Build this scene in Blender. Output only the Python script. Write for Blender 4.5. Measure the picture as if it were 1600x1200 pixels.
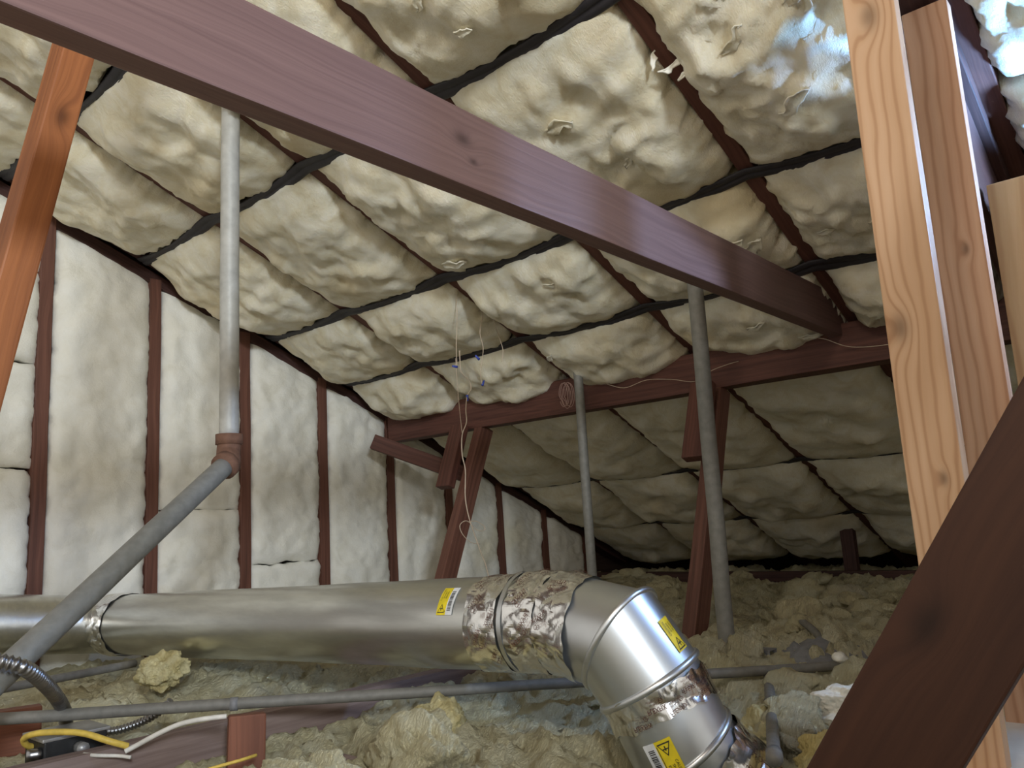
import bpy, bmesh, math, random
from mathutils import Vector, Matrix, noise
random.seed(7)
for o in list(bpy.data.objects): bpy.data.objects.remove(o)
scene = bpy.context.scene
C = scene.collection
V = Vector

# ------------------------------------------------------------------ camera
# metres; origin at the lens, X along the gable wall, Y towards it, Z up
PITCH, ROLL, YAW, FPX = math.radians(9.9), math.radians(-3.2), math.radians(49.2), 1246.0
F = V((math.sin(YAW)*math.cos(PITCH), math.cos(YAW)*math.cos(PITCH), math.sin(PITCH)))
R0 = V((math.cos(YAW), -math.sin(YAW), 0)); U0 = R0.cross(F)
R = R0*math.cos(ROLL)+U0*math.sin(ROLL); U = -R0*math.sin(ROLL)+U0*math.cos(ROLL)
cd = bpy.data.cameras.new('camera'); cam = bpy.data.objects.new('camera', cd); C.objects.link(cam)
cd.sensor_width = 36; cd.lens = FPX/1600*36; cd.clip_start = .02
cam.matrix_world = Matrix(((R.x, U.x, -F.x, 0), (R.y, U.y, -F.y, 0), (R.z, U.z, -F.z, 0), (0, 0, 0, 1)))
scene.camera = cam

# ------------------------------------------------------------------ light
w = bpy.data.worlds.new('world'); scene.world = w; w.use_nodes = True
bg = w.node_tree.nodes['Background']; bg.inputs[0].default_value = (1, .95, .86, 1); bg.inputs[1].default_value = .62

def lamp(name, kind, loc, power, col, size, aim=None, cone=None, blend=.5):
    d = bpy.data.lights.new(name, kind); d.energy = power; d.color = col; d.shadow_soft_size = size
    o = bpy.data.objects.new(name, d); C.objects.link(o); o.location = loc
    if aim is not None: o.rotation_euler = (V(aim)-V(loc)).to_track_quat('-Z', 'Y').to_euler()
    if cone: d.spot_size = math.radians(cone); d.spot_blend = blend
    return o
# work lamp standing behind and to the left of the camera, aimed at the gable
lamp('work_lamp_light', 'SPOT', (-1.31, -2.68, 1.26), 470, (.84, .93, 1), .28, (1.2, 3.0, .7), 46, .7)
# warm fill light added out of view near the ridge, left of the camera
lamp('warm_fill_light', 'POINT', (-.55, .35, 1.42), 34, (1, .86, .68), .22)
# cold LED lamp behind the new stud wall, just right of the frame
lamp('led_lamp_light', 'SPOT', (2.10, -.28, .76), 46, (.38, .58, 1), .05, (1.0, 1.55, .62), 112, .7)
lamp('led_lamp_uplight', 'SPOT', (2.25, -.12, .58), 150, (.22, .50, 1), .04, (2.04, .08, .95), 64, .5)

scene.view_settings.view_transform = 'Standard'; scene.view_settings.look = 'None'
scene.view_settings.gamma = 1; scene.view_settings.exposure = .24; scene.view_settings.use_curve_mapping = False

# ------------------------------------------------------------------ materials
def new_mat(name):
    m = bpy.data.materials.new(name); m.use_nodes = True
    nt = m.node_tree; b = nt.nodes['Principled BSDF']
    return m, nt, b
def nd(nt, t, **kw):
    n = nt.nodes.new(t)
    for k, v in kw.items():
        if k in n.inputs: n.inputs[k].default_value = v
        else: setattr(n, k, v)
    return n
def ramp(nt, stops):
    r = nt.nodes.new('ShaderNodeValToRGB'); e = r.color_ramp.elements
    e[0].position, e[0].color = stops[0][0], (*stops[0][1], 1)
    e[1].position, e[1].color = stops[-1][0], (*stops[-1][1], 1)
    for p, c in stops[1:-1]:
        x = e.new(p); x.color = (*c, 1)
    return r
def plain(name, col, rough=.6, metal=0, bump=0, scale=40):
    m, nt, b = new_mat(name)
    b.inputs['Roughness'].default_value = rough; b.inputs['Metallic'].default_value = metal
    tc = nd(nt, 'ShaderNodeTexCoord'); n = nd(nt, 'ShaderNodeTexNoise', Scale=scale, Detail=4.0)
    nt.links.new(tc.outputs['Object'], n.inputs['Vector'])
    r = ramp(nt, [(.3, tuple(c*.82 for c in col)), (.7, tuple(min(1, c*1.1) for c in col))])
    nt.links.new(n.outputs[0], r.inputs[0]); nt.links.new(r.outputs[0], b.inputs['Base Color'])
    if bump:
        bp = nd(nt, 'ShaderNodeBump', Strength=bump, Distance=.004)
        nt.links.new(n.outputs[0], bp.inputs['Height']); nt.links.new(bp.outputs[0], b.inputs['Normal'])
    return m
def fibre(name, light, mid, dark, stain, patch=3.0, bump=.7, stain_lo=.55, sss=.35):
    """glass-wool: pale fibre with tan and yellow blotches"""
    m, nt, b = new_mat(name); L = nt.links
    b.inputs['Roughness'].default_value = 1; b.inputs['Specular IOR Level'].default_value = .05
    b.inputs['Subsurface Weight'].default_value = sss; b.inputs['Subsurface Radius'].default_value = (1, .85, .6); b.inputs['Subsurface Scale'].default_value = .022
    g = nd(nt, 'ShaderNodeNewGeometry')
    n1 = nd(nt, 'ShaderNodeTexNoise', Scale=patch*4, Detail=8.0, Roughness=.62, Distortion=.6)
    n2 = nd(nt, 'ShaderNodeTexNoise', Scale=patch, Detail=3.0)
    mp = nd(nt, 'ShaderNodeMapping'); mp.inputs['Scale'].default_value = (60, 190, 60); mp.inputs['Rotation'].default_value = (.3, .5, .6)
    n3 = nd(nt, 'ShaderNodeTexNoise', Scale=1.0, Detail=6.0, Roughness=.7, Distortion=1.2)
    n4 = nd(nt, 'ShaderNodeTexNoise', Scale=34.0, Detail=6.0, Roughness=.65)
    for n in (n1, n2, n4): L.new(g.outputs['Position'], n.inputs['Vector'])
    L.new(g.outputs['Position'], mp.inputs['Vector']); L.new(mp.outputs[0], n3.inputs['Vector'])
    r1 = ramp(nt, [(.31, dark), (.44, mid), (.60, light)]); L.new(n1.outputs[0], r1.inputs[0])
    r2 = ramp(nt, [(stain_lo, (0, 0, 0)), (stain_lo+.16, (1, 1, 1))]); L.new(n2.outputs[0], r2.inputs[0])
    mx = nd(nt, 'ShaderNodeMix', data_type='RGBA'); mx.inputs[7].default_value = (*stain, 1)
    ml = nd(nt, 'ShaderNodeMath', operation='MULTIPLY'); ml.inputs[1].default_value = .75
    L.new(r2.outputs[0], ml.inputs[0]); L.new(ml.outputs[0], mx.inputs[0]); L.new(r1.outputs[0], mx.inputs[6])
    L.new(mx.outputs[2], b.inputs['Base Color'])
    ad = nd(nt, 'ShaderNodeMath', operation='ADD'); L.new(n3.outputs[0], ad.inputs[0]); L.new(n4.outputs[0], ad.inputs[1])
    bp = nd(nt, 'ShaderNodeBump', Strength=min(1, bump), Distance=.012 if bump < .75 else .022); L.new(ad.outputs[0], bp.inputs['Height'])
    L.new(bp.outputs[0], b.inputs['Normal'])
    return m
def wood(name, light, dark, grain=1.0, knots=(), rough=.6, ring=0.0):
    """grain runs along local X; knots are (x, y, radius) in the board's local face"""
    m, nt, b = new_mat(name); L = nt.links
    b.inputs['Roughness'].default_value = rough; b.inputs['Specular IOR Level'].default_value = .3
    tc = nd(nt, 'ShaderNodeTexCoord'); oi = nd(nt, 'ShaderNodeObjectInfo')
    sx = nd(nt, 'ShaderNodeSeparateXYZ'); L.new(tc.outputs['Object'], sx.inputs[0])
    low = nd(nt, 'ShaderNodeTexNoise', Scale=1.0, Detail=3.0)
    mp0 = nd(nt, 'ShaderNodeMapping'); mp0.inputs['Scale'].default_value = (2.2, 9, 9)
    L.new(tc.outputs['Object'], mp0.inputs[0]); L.new(oi.outputs['Random'], mp0.inputs['Location']); L.new(mp0.outputs[0], low.inputs['Vector'])
    # phase = y + bend + knots
    def mth(op, a, c):
        n = nd(nt, 'ShaderNodeMath', operation=op)
        for i, x in enumerate((a, c)):
            if isinstance(x, (int, float)): n.inputs[i].default_value = x
            else: L.new(x, n.inputs[i])
        return n.outputs[0]
    phase = mth('ADD', sx.outputs['Y'], mth('MULTIPLY', low.outputs[0], .05))
    kmask = None
    for kx, ky, kr in knots:
        dx = mth('MULTIPLY', mth('SUBTRACT', sx.outputs['X'], kx), .55); dy = mth('SUBTRACT', sx.outputs['Y'], ky)
        d2 = mth('ADD', mth('MULTIPLY', dx, dx), mth('MULTIPLY', dy, dy))
        e = mth('POWER', 2.718, mth('MULTIPLY', d2, -1/(kr*kr)))
        phase = mth('ADD', phase, mth('MULTIPLY', e, kr*1.3))
        core = mth('POWER', e, 3.0)
        kmask = core if kmask is None else mth('MAXIMUM', kmask, core)
    cv = nd(nt, 'ShaderNodeCombineXYZ')
    L.new(mth('MULTIPLY', sx.outputs['X'], 1.6), cv.inputs[0]); L.new(mth('MULTIPLY', phase, 75*grain), cv.inputs[1]); L.new(mth('MULTIPLY', sx.outputs['Z'], 75*grain), cv.inputs[2])
    va = nd(nt, 'ShaderNodeVectorMath', operation='ADD'); L.new(cv.outputs[0], va.inputs[0]); L.new(oi.outputs['Random'], va.inputs[1])
    n = nd(nt, 'ShaderNodeTexNoise', Scale=1.0, Detail=5.0, Roughness=.6); L.new(va.outputs[0], n.inputs['Vector'])
    mid = tuple((a+c)/2 for a, c in zip(light, dark))
    r = ramp(nt, [(.3, dark), (.48, mid), (.66, light)]); L.new(n.outputs[0], r.inputs[0])
    col = r.outputs[0]
    if ring:
        wv = nd(nt, 'ShaderNodeMath', operation='SINE'); L.new(mth('MULTIPLY', phase, 420*ring), wv.inputs[0])
        rr = ramp(nt, [(.0, (1, 1, 1)), (.75, (.93, .89, .84)), (1, (.68, .56, .46))])
        L.new(mth('ADD', mth('MULTIPLY', wv.outputs[0], .5), .5), rr.inputs[0])
        mu = nd(nt, 'ShaderNodeMix', data_type='RGBA', blend_type='MULTIPLY'); mu.inputs[0].default_value = .7
        L.new(col, mu.inputs[6]); L.new(rr.outputs[0], mu.inputs[7]); col = mu.outputs[2]
    if kmask is not None:
        mk_ = nd(nt, 'ShaderNodeMix', data_type='RGBA'); mk_.inputs[7].default_value = (*(c*.38 for c in dark), 1)
        L.new(mth('MULTIPLY', kmask, .8), mk_.inputs[0]); L.new(col, mk_.inputs[6]); col = mk_.outputs[2]
    L.new(col, b.inputs['Base Color'])
    bp = nd(nt, 'ShaderNodeBump', Strength=.25, Distance=.003); L.new(n.outputs[0], bp.inputs['Height']); L.new(bp.outputs[0], b.inputs['Normal'])
    return m
def metal(name, col, rough, bump=.05, scale=9, streak=(1, 1, 1), dirt=.25):
    m, nt, b = new_mat(name); L = nt.links
    b.inputs['Metallic'].default_value = 1
    tc = nd(nt, 'ShaderNodeTexCoord'); mp = nd(nt, 'ShaderNodeMapping'); mp.inputs['Scale'].default_value = streak
    n = nd(nt, 'ShaderNodeTexNoise', Scale=scale, Detail=6.0, Roughness=.6)
    L.new(tc.outputs['Object'], mp.inputs[0]); L.new(mp.outputs[0], n.inputs['Vector'])
    r = ramp(nt, [(.3, tuple(c*(1-dirt) for c in col)), (.65, col)]); L.new(n.outputs[0], r.inputs[0]); L.new(r.outputs[0], b.inputs['Base Color'])
    rr = nd(nt, 'ShaderNodeMapRange'); rr.inputs['To Min'].default_value = rough*1.35; rr.inputs['To Max'].default_value = rough*.75
    L.new(n.outputs[0], rr.inputs['Value']); L.new(rr.outputs[0], b.inputs['Roughness'])
    if bump:
        n2 = nd(nt, 'ShaderNodeTexNoise', Scale=scale*.7, Detail=2.0); L.new(mp.outputs[0], n2.inputs['Vector'])
        bp = nd(nt, 'ShaderNodeBump', Strength=bump, Distance=.02); L.new(n2.outputs[0], bp.inputs['Height']); L.new(bp.outputs[0], b.inputs['Normal'])
    return m

M_ROOF = fibre('roof_glass_wool', (.90, .855, .72), (.83, .765, .585), (.74, .65, .46), (.74, .61, .37), 2.6, .5, .58, .25)
M_WALL = fibre('wall_glass_wool', (.93, .92, .86), (.90, .88, .80), (.82, .795, .70), (.80, .73, .54), 2.0, .3, .56, 0)
M_LOOSE = fibre('loose_glass_wool', (.96, .90, .64), (.88, .79, .50), (.62, .54, .35), (.50, .47, .40), 2.4, 1.0, .60, 0)
M_WISP = plain('torn_fibre', (.90, .88, .80), 1, 0, .6, 60)
M_CHUNK = fibre('yellow_glass_wool', (.90, .82, .50), (.80, .69, .36), (.60, .50, .24), (.72, .55, .2), 5, .8, .55, 0)
M_OLD = wood('old_redwood', (.150, .062, .046), (.075, .030, .024))
M_OLDER = wood('dark_redwood', (.085, .040, .034), (.040, .018, .016))
M_STUD = wood('stud_redwood', (.20, .088, .062), (.105, .046, .034))
M_COLLAR = wood('collar_redwood', (.205, .125, .115), (.155, .092, .086), 2.2, ((-.155, .012, .020), (-.13, -.022, .011)), .5)
M_BRACE = wood('orange_brace_wood', (.36, .135, .050), (.20, .070, .028), .8, ((.2, .0, .02),), .5)
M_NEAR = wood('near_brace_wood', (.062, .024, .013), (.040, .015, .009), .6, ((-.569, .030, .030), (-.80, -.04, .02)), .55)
M_FIR = wood('new_fir', (.70, .455, .285), (.60, .365, .21), .35, ((.59, .0, .028), (.01, .02, .024), (-.25, -.014, .012)), .5, .8)
M_FIR2 = wood('new_fir_pink', (.66, .41, .27), (.52, .29, .18), .35, ((.25, -.01, .012),), .5, .7)
M_FIR3 = wood('new_fir_tan', (.70, .48, .29), (.58, .37, .20), .4, (), .5, .3)
M_BLOCK = wood('block_wood', (.25, .095, .055), (.135, .05, .03), .8)
M_DUSTY = wood('dusty_joist', (.30, .225, .20), (.17, .115, .10), .7, (), .9)
M_STRAP = plain('black_strap', (.026, .023, .028), .55, 0, .3, 30)
M_ZINC = metal('galvanised_sheet', (.76, .77, .75), .31, .05, 5, (6, 1, 6), .22)
M_ZINC2 = metal('bright_galvanised', (.76, .79, .82), .36, .03, 6, (1, 1, 1), .12)
M_FOIL = metal('foil_tape', (.92, .92, .92), .20, .2, 30, (1, 1, 1), .1)
M_COND = plain('dusty_conduit', (.20, .19, .17), .65, .15, .3, 50)
M_COND2 = plain('grey_pipe', (.245, .24, .22), .6, .15, .3, 45)
M_PIPEL = plain('weathered_pipe', (.52, .51, .47), .5, .15, .5, 26)
M_RUST = plain('rusty_iron', (.19, .095, .06), .8, .1, .6, 60)
M_FLEX = metal('flex_steel', (.42, .42, .43), .32, 0, 20, (1, 1, 1), .3)
M_YEL = plain('label_yellow', (.85, .66, .02), .5)
M_WHITE = plain('label_white', (.78, .79, .80), .5)
M_INK = plain('label_ink', (.03, .025, .02), .6)
M_BROWNINK = plain('tape_ink', (.11, .035, .02), .5)
M_WIRE = plain('cream_wire', (.62, .50, .38), .6)
M_WIREW = plain('white_cable', (.72, .68, .62), .6)
M_YCAB = plain('yellow_cable', (.72, .50, .09), .5, 0, .2, 80)
M_NUT = plain('blue_nut', (.06, .10, .50), .4)
M_BOX = plain('black_box_steel', (.035, .035, .036), .5, .5, .3, 40)
M_LID = plain('box_lid', (.40, .39, .38), .45, .6, .2, 40)
M_BOARD = plain('white_board', (.86, .86, .87), .6, 0, .05, 10)
M_BOUNCEFLOOR = plain('pale_bounce_floor', (.55, .50, .36), .95, 0, .5, 20)  # pale wool colour given to the floor boards for stronger bounce light
M_SHEATH = wood('roof_sheathing', (.10, .065, .05), (.05, .03, .025))
M_GREYDUST = plain('dusty_flashing', (.25, .25, .26), .75, .3, .5, 60)

# ------------------------------------------------------------------ helpers
def raw(name, verts, faces, mat, parent=None, smooth=False, origin=None):
    """one mesh object; vertices in world space, origin moved to the middle of the bottom"""
    vs = [V(v) for v in verts]
    if parent is not None: org = parent.location.copy() if parent.parent is None else parent.location+parent.parent.location
    else:
        lo = V((min(v.x for v in vs), min(v.y for v in vs), min(v.z for v in vs))); hi = V((max(v.x for v in vs), max(v.y for v in vs), max(v.z for v in vs)))
        org = V(((lo.x+hi.x)/2, (lo.y+hi.y)/2, lo.z))
    me = bpy.data.meshes.new(name); me.from_pydata([tuple(v-org) for v in vs], [], faces); me.update()
    if smooth:
        for p in me.polygons: p.use_smooth = True
    me.materials.append(mat)
    o = bpy.data.objects.new(name, me); C.objects.link(o)
    if parent is not None: o.parent = parent
    else: o.location = org
    return o
def tag(o, label=None, cat=None, group=None, kind=None):
    if label: o['label'] = label
    if cat: o['category'] = cat
    if group: o['group'] = group
    if kind: o['kind'] = kind
    return o
def thing(name, loc, label, cat, group=None):
    o = bpy.data.objects.new(name, None); C.objects.link(o); o.location = loc; o.empty_display_size = .05
    return tag(o, label, cat, group)
def frame(p0, p1, up):
    x = (V(p1)-V(p0)).normalized(); z = V(up)-x*x.dot(V(up)); z.normalize(); y = z.cross(x)
    return x, y, z
def board(name, p0, p1, wd, th, up, mat, parent=None, bev=.003, wobble=.0015, cut=0):
    """plank from p0 to p1 along its local X; wd across (local Y), th along `up` (local Z)"""
    x, y, z = frame(p0, p1, up); p0 = V(p0); p1 = V(p1); Ln = (p1-p0).length
    bm = bmesh.new(); bmesh.ops.create_cube(bm, size=1)
    for v in bm.verts: v.co = V((v.co.x*Ln, v.co.y*wd, v.co.z*th))
    bmesh.ops.bevel(bm, geom=list(bm.edges), offset=bev, segments=2, profile=.6, affect='EDGES')
    n = max(1, min(24, int(Ln/.07)))
    for k in range(1, n):
        bmesh.ops.bisect_plane(bm, geom=bm.verts[:]+bm.edges[:]+bm.faces[:], plane_co=(-Ln/2+Ln*k/n, 0, 0), plane_no=(1, 0, 0))
    sd = random.random()*50
    for v in bm.verts:
        q = V((v.co.x*3+sd, v.co.y*9, v.co.z*9)); v.co.y += noise.noise(q)*wobble; v.co.z += noise.noise(q+V((9, 3, 1)))*wobble
    me = bpy.data.meshes.new(name); bm.to_mesh(me); bm.free(); me.materials.append(mat)
    for p in me.polygons: p.use_smooth = False
    o = bpy.data.objects.new(name, me); C.objects.link(o)
    mw = Matrix((( x.x, y.x, z.x, 0), (x.y, y.y, z.y, 0), (x.z, y.z, z.z, 0), (0, 0, 0, 1)))
    mid = (p0+p1)/2
    if parent is not None:
        o.parent = parent; mid = mid-parent.location
    mw.translation = mid; o.matrix_basis = mw
    return o
def spline(pts, n=8):
    pts = [V(p) for p in pts]; out = []
    for i in range(len(pts)-1):
        a = pts[max(i-1, 0)]; b = pts[i]; c = pts[i+1]; d = pts[min(i+2, len(pts)-1)]
        for k in range(n):
            t = k/n
            out.append(.5*((2*b)+(c-a)*t+(2*a-5*b+4*c-d)*t*t+(3*b-a-3*c+d)*t**3))
    out.append(pts[-1]); return out
def tube(path, r, seg=10, cap=True):
    """verts, faces of a tube; r is a number or f(i, arc length)"""
    path = [V(p) for p in path]; vs, fs = [], []
    t = (path[1]-path[0]).normalized(); a = t.orthogonal().normalized(); s = 0
    for i, p in enumerate(path):
        if i: s += (p-path[i-1]).length
        tt = (path[min(i+1, len(path)-1)]-path[max(i-1, 0)]).normalized()
        a = (a-tt*a.dot(tt)).normalized(); b = tt.cross(a)
        rr = r(i, s) if callable(r) else r
        for k in range(seg):
            th = 2*math.pi*k/seg; vs.append(p+(a*math.cos(th)+b*math.sin(th))*rr)
    for i in range(len(path)-1):
        for k in range(seg):
            k2 = (k+1) % seg; fs.append((i*seg+k, i*seg+k2, (i+1)*seg+k2, (i+1)*seg+k))
    if cap: fs.append(tuple(range(seg))[::-1]); fs.append(tuple((len(path)-1)*seg+k for k in range(seg)))
    return vs, fs
def tube_obj(name, path, r, mat, parent=None, seg=10):
    vs, fs = tube(path, r, seg); return raw(name, vs, fs, mat, parent, True)
def line(a, b, n=12, wob=0, seed=0):
    a, b = V(a), V(b); out = []
    for i in range(n+1):
        p = a.lerp(b, i/n)
        if wob: p += V((noise.noise(p*4+V((seed, 0, 0))), noise.noise(p*4+V((0, seed, 5))), noise.noise(p*4+V((3, 0, seed)))))*wob
        out.append(p)
    return out
def nz(p, oct=4, h=.6): return noise.fractal(p, h, 2.1, oct)
def sm(a, b, x):
    t = max(0, min(1, (x-a)/(b-a))); return t*t*(3-2*t)

# ------------------------------------------------------------------ roof geometry
M_, Z0 = .41, 1.775
RN = V((M_, 0, 1)).normalized(); RD = V((1, 0, -M_)).normalized()
def rp(x, y, h=0): return V((x, y, Z0-M_*x))+RN*h        # point on the underside of the rafters, h above it
RAFT = [3.268, 2.68, 2.07, 1.462, .852, .260, -.365]
WALL_Y = 3.294
ORD = ['first', 'second', 'third', 'fourth', 'fifth', 'sixth', 'seventh']

# setting
def slab(name, corners, th, nrm, mat):
    a = [V(c) for c in corners]; b = [c+V(nrm)*th for c in a]
    o = raw(name, a+b, [(0, 1, 2, 3), (7, 6, 5, 4), (0, 4, 5, 1), (1, 5, 6, 2), (2, 6, 7, 3), (3, 7, 4, 0)], mat)
    o['kind'] = 'structure'; return o
floor = slab('floor', [(-1.5, -3.2, -.58), (6.2, -3.2, -.58), (6.2, 3.45, -.58), (-1.5, 3.45, -.58)], .03, (0, 0, -1), M_BOUNCEFLOOR)
tag(floor, 'ceiling boards under the loose attic insulation, coloured pale to bounce light')
ceil = slab('ceiling', [rp(-1.5, -3.2, .16), rp(6.25, -3.2, .16), rp(6.25, 3.45, .16), rp(-1.5, 3.45, .16)], .02, RN, M_SHEATH)
tag(ceil, 'dark roof boarding above the rafters and batts')
wall = slab('wall_back', [(-.6, 3.40, -.60), (6.25, 3.40, -.60), (6.25, 3.40, -.57), (-.6, 3.40, 2.22)], .03, (0, 1, 0), M_SHEATH)
tag(wall, 'gable wall boarding behind the studs')

# rafters
for i, y in enumerate(RAFT):
    lab = ['dark rafter lying along the top of the gable wall', 'dark red rafter, second from the gable wall', 'dark red rafter, third from the gable wall, at the top of the tall pipe',
           'dark red rafter, fourth from the gable wall, above the orange brace', 'dark rafter that the end of the long tie beam is nailed to',
           'blue-lit rafter above the new fir studs at upper right', 'rafter in the glare at the top right corner'][i]
    o = board('rafter', rp(-.9 if i < 5 else .3, y, .07), rp(5.35, y, .07), .046, .14, RN, M_OLD if i not in (0,) else M_OLDER, wobble=.0012)
    tag(o, lab, 'rafter', 'roof rafters')

# wall studs
studs = [.67, 1.094, 1.522, 1.945, 2.37, 2.80, 3.225, 3.65, 4.07, 4.50]
slab_lab = ['leftmost wall stud, behind the orange brace', 'dark red wall stud, second from left, beside the orange brace', 'dark red wall stud in front of which the slanting pipe crosses',
            'dark red wall stud just right of the tall vertical pipe', 'dark red wall stud midway between tall pipe and purlin end', 'dark wall stud under the end of the purlin',
            'wall stud behind the slanting purlin brace', 'dim wall stud just right of the slanting purlin brace', 'dim wall stud near the far right end of the gable wall', 'dark wall stud hidden in the eave corner of the gable wall']
for x, lab in zip(studs, slab_lab):
    zt = Z0-M_*x-.03
    tag(board('wall_stud', (x, WALL_Y+.045, -.55), (x-.012, WALL_Y+.045, zt), .050, .09, (0, -1, 0), M_STUD, wobble=.004), lab, 'stud', 'gable wall studs')
tag(board('rake_plate', rp(-.3, 3.34, -.035), rp(5.0, 3.34, -.035), .09, .05, RN, M_OLDER), 'dark sloping plate along the top of the gable studs', 'plate')

# ------------------------------------------------------------------ insulation batts
def grid_faces(nx, ny, off=0):
    return [(off+i*(ny+1)+j, off+i*(ny+1)+j+1, off+(i+1)*(ny+1)+j+1, off+(i+1)*(ny+1)+j) for i in range(nx) for j in range(ny)]
def wisp(c, t, b, n, L, Wd, seed):
    """torn flap: a curled, tapering scrap of fibre; c base, t along, b across, n outwards"""
    vs = []; nu, nv = 9, 4
    for i in range(nu+1):
        u = i/nu
        for j in range(nv+1):
            v = j/nv*2-1
            wdt = Wd*(math.sin(math.pi*min(1, u*.93+.07))**.7)*(.7+.6*noise.noise(V((u*4, v, seed))))
            p = c+t*(u-.5)*L+b*v*wdt*.5+n*(math.sin(u*math.pi)*L*.05+.004+.16*Wd*(v*v-.5)+noise.noise(V((u*5, v*2, seed+7)))*L*.06)
            p += b*noise.noise(V((u*3, seed, 2)))*L*.18
            vs.append(p)
    return vs, grid_faces(nu, nv)
def add_wisps(parent, cells):
    vs, fs = [], []
    for a in cells:
        v, f = wisp(*a); k = len(vs); vs += v; fs += [tuple(i+k for i in q) for q in f]
    if vs:
        o = raw('torn_flaps', vs, fs, M_ROOF, parent, True); tag(o, 'white torn fibre flaps', kind='stuff')
        s = o.modifiers.new('thick', 'SOLIDIFY'); s.thickness = .003
def roof_batt(x0, x1, y0, y1, label, bulge, rough, nw, group, seed, step=.0125, edge=.0):
    nx = max(8, int((x1-x0)/step)); ny = max(8, int((y1-y0)/step)); vs = []
    for i in range(nx+1):
        a = i/nx
        for j in range(ny+1):
            b = j/ny
            x = x0+(x1-x0)*a; y = y0+(y1-y0)*b
            q = V((x, y, seed*3.7))
            fa = 1-abs(2*a-1)**3.2; fb = 1-abs(2*b-1)**7
            sag = -.014-.022*(1-(2*b-1)**2)
            big = nz(q*4.0, 3); med = nz(V((x*8+2*big, y*6, seed)), 3); rid = noise.turbulence(V((x*6+y*3, y*7-x*3, seed*1.3)), 3, False)
            crease = -abs(noise.noise(V((x*9-y*5+big, y*7+x*3, seed+4.1))))
            h = sag*fb-bulge*fa*fb*(1+.7*big)-rough*fb*(.25+.75*fa)*(med*.45+rid*.25+crease*.7)
            h = min(h, -.004) if fb > .2 else h
            h += (1-fb)*.035*sm(.5, 1, 1-fb)
            # ragged long edges
            eb = sm(.80, 1, abs(2*b-1)); y += (1 if b > .5 else -1)*eb*(nz(V((x*16, seed, b*3)), 4)*.022+edge)
            ea = sm(.86, 1, abs(2*a-1)); x += (1 if a > .5 else -1)*ea*(nz(V((y*9, seed+8, a*3)), 4)*(.018 if a > .5 else .006)-.002)
            vs.append(rp(x, y, h))
    fs = grid_faces(nx, ny)
    # skirt up to the boarding, and the back of the batt
    rim = [i*(ny+1) for i in range(nx+1)]+[nx*(ny+1)+j for j in range(1, ny+1)]+[i*(ny+1)+ny for i in range(nx-1, -1, -1)]+[j for j in range(ny-1, 0, -1)]
    k = len(vs); 
    for r_ in rim:
        p = vs[r_]; hh = (p-V((0, 0, Z0))).dot(RN); vs.append(p+RN*(.12-hh))
    n = len(rim)
    for i in range(n): fs.append((rim[i], rim[(i+1) % n], k+(i+1) % n, k+i))
    fs.append(tuple(k+i for i in range(n)))
    o = raw('insulation_batt', vs, fs, M_ROOF, None, True); tag(o, label, 'insulation', group)
    rnd = random.Random(seed); cells = []
    for q in range(nw):
        i = rnd.randint(int(nx*.15), int(nx*.85)); j = rnd.randint(int(ny*.15), int(ny*.85)); c = vs[i*(ny+1)+j]
        an = rnd.uniform(-.9, .5); t = (RD*math.sin(an)+V((0, -1, 0))*math.cos(an)).normalized(); nn = -RN; bb = nn.cross(t)
        L = rnd.uniform(.045, .10); cells.append((c, t, bb, nn, L, L*rnd.uniform(.45, .85), rnd.random()*40))
    add_wisps(o, cells)
    return o
XS = [.36, .91, 1.43, 2.045, 2.475, 2.86]
ROWLAB = ['above the topmost black strap', 'between the first and second black straps', 'between the second and third black straps', 'between the third and fourth black straps', 'below the lowest strap, above the purlin']
for bay in range(6):
    y1, y0 = RAFT[bay]-.016, RAFT[bay+1]+.016
    if bay == 0: y1 = 3.262
    if bay == 4: y0 = .375
    for row in range(5):
        x0, x1 = XS[row], XS[row+1]
        # leave out cells that lie wholly outside the picture
        if (bay, row) in ((2, 0), (3, 0), (4, 0), (5, 0), (4, 1), (5, 1)): continue
        lab = f'cream roof batt, {ORD[bay]} bay from gable wall, {ROWLAB[row]}'
        near = max(0, bay-2)
        roof_batt(x0+.014, x1-.014, y0, y1, lab, random.uniform(.05, .066)+.006*near, .020+.004*near+(.016 if bay >= 4 else 0), [0, 0, 1, 2, 5, 3][bay], 'roof batts above the purlin', bay*7+row+1)
XB = [2.90, 3.76, 4.40, 5.02]
ROWB = ['just beyond the purlin', 'in the middle of the dark slope', 'lowest, at the dark eave']
for bay in range(5):
    for row in range(3):
        if (bay, row) in ((4, 0), (4, 1), (4, 2)) and row != 0: pass
        roof_batt(XB[row]+.006, XB[row+1]-.006, RAFT[bay+1]+.006, RAFT[bay]-.006, f'dim brown roof batt {ROWB[row]}, {ORD[bay]} bay from gable wall', .055, .014, 0, 'roof batts beyond the purlin', 90+bay*5+row, .024)

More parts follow.
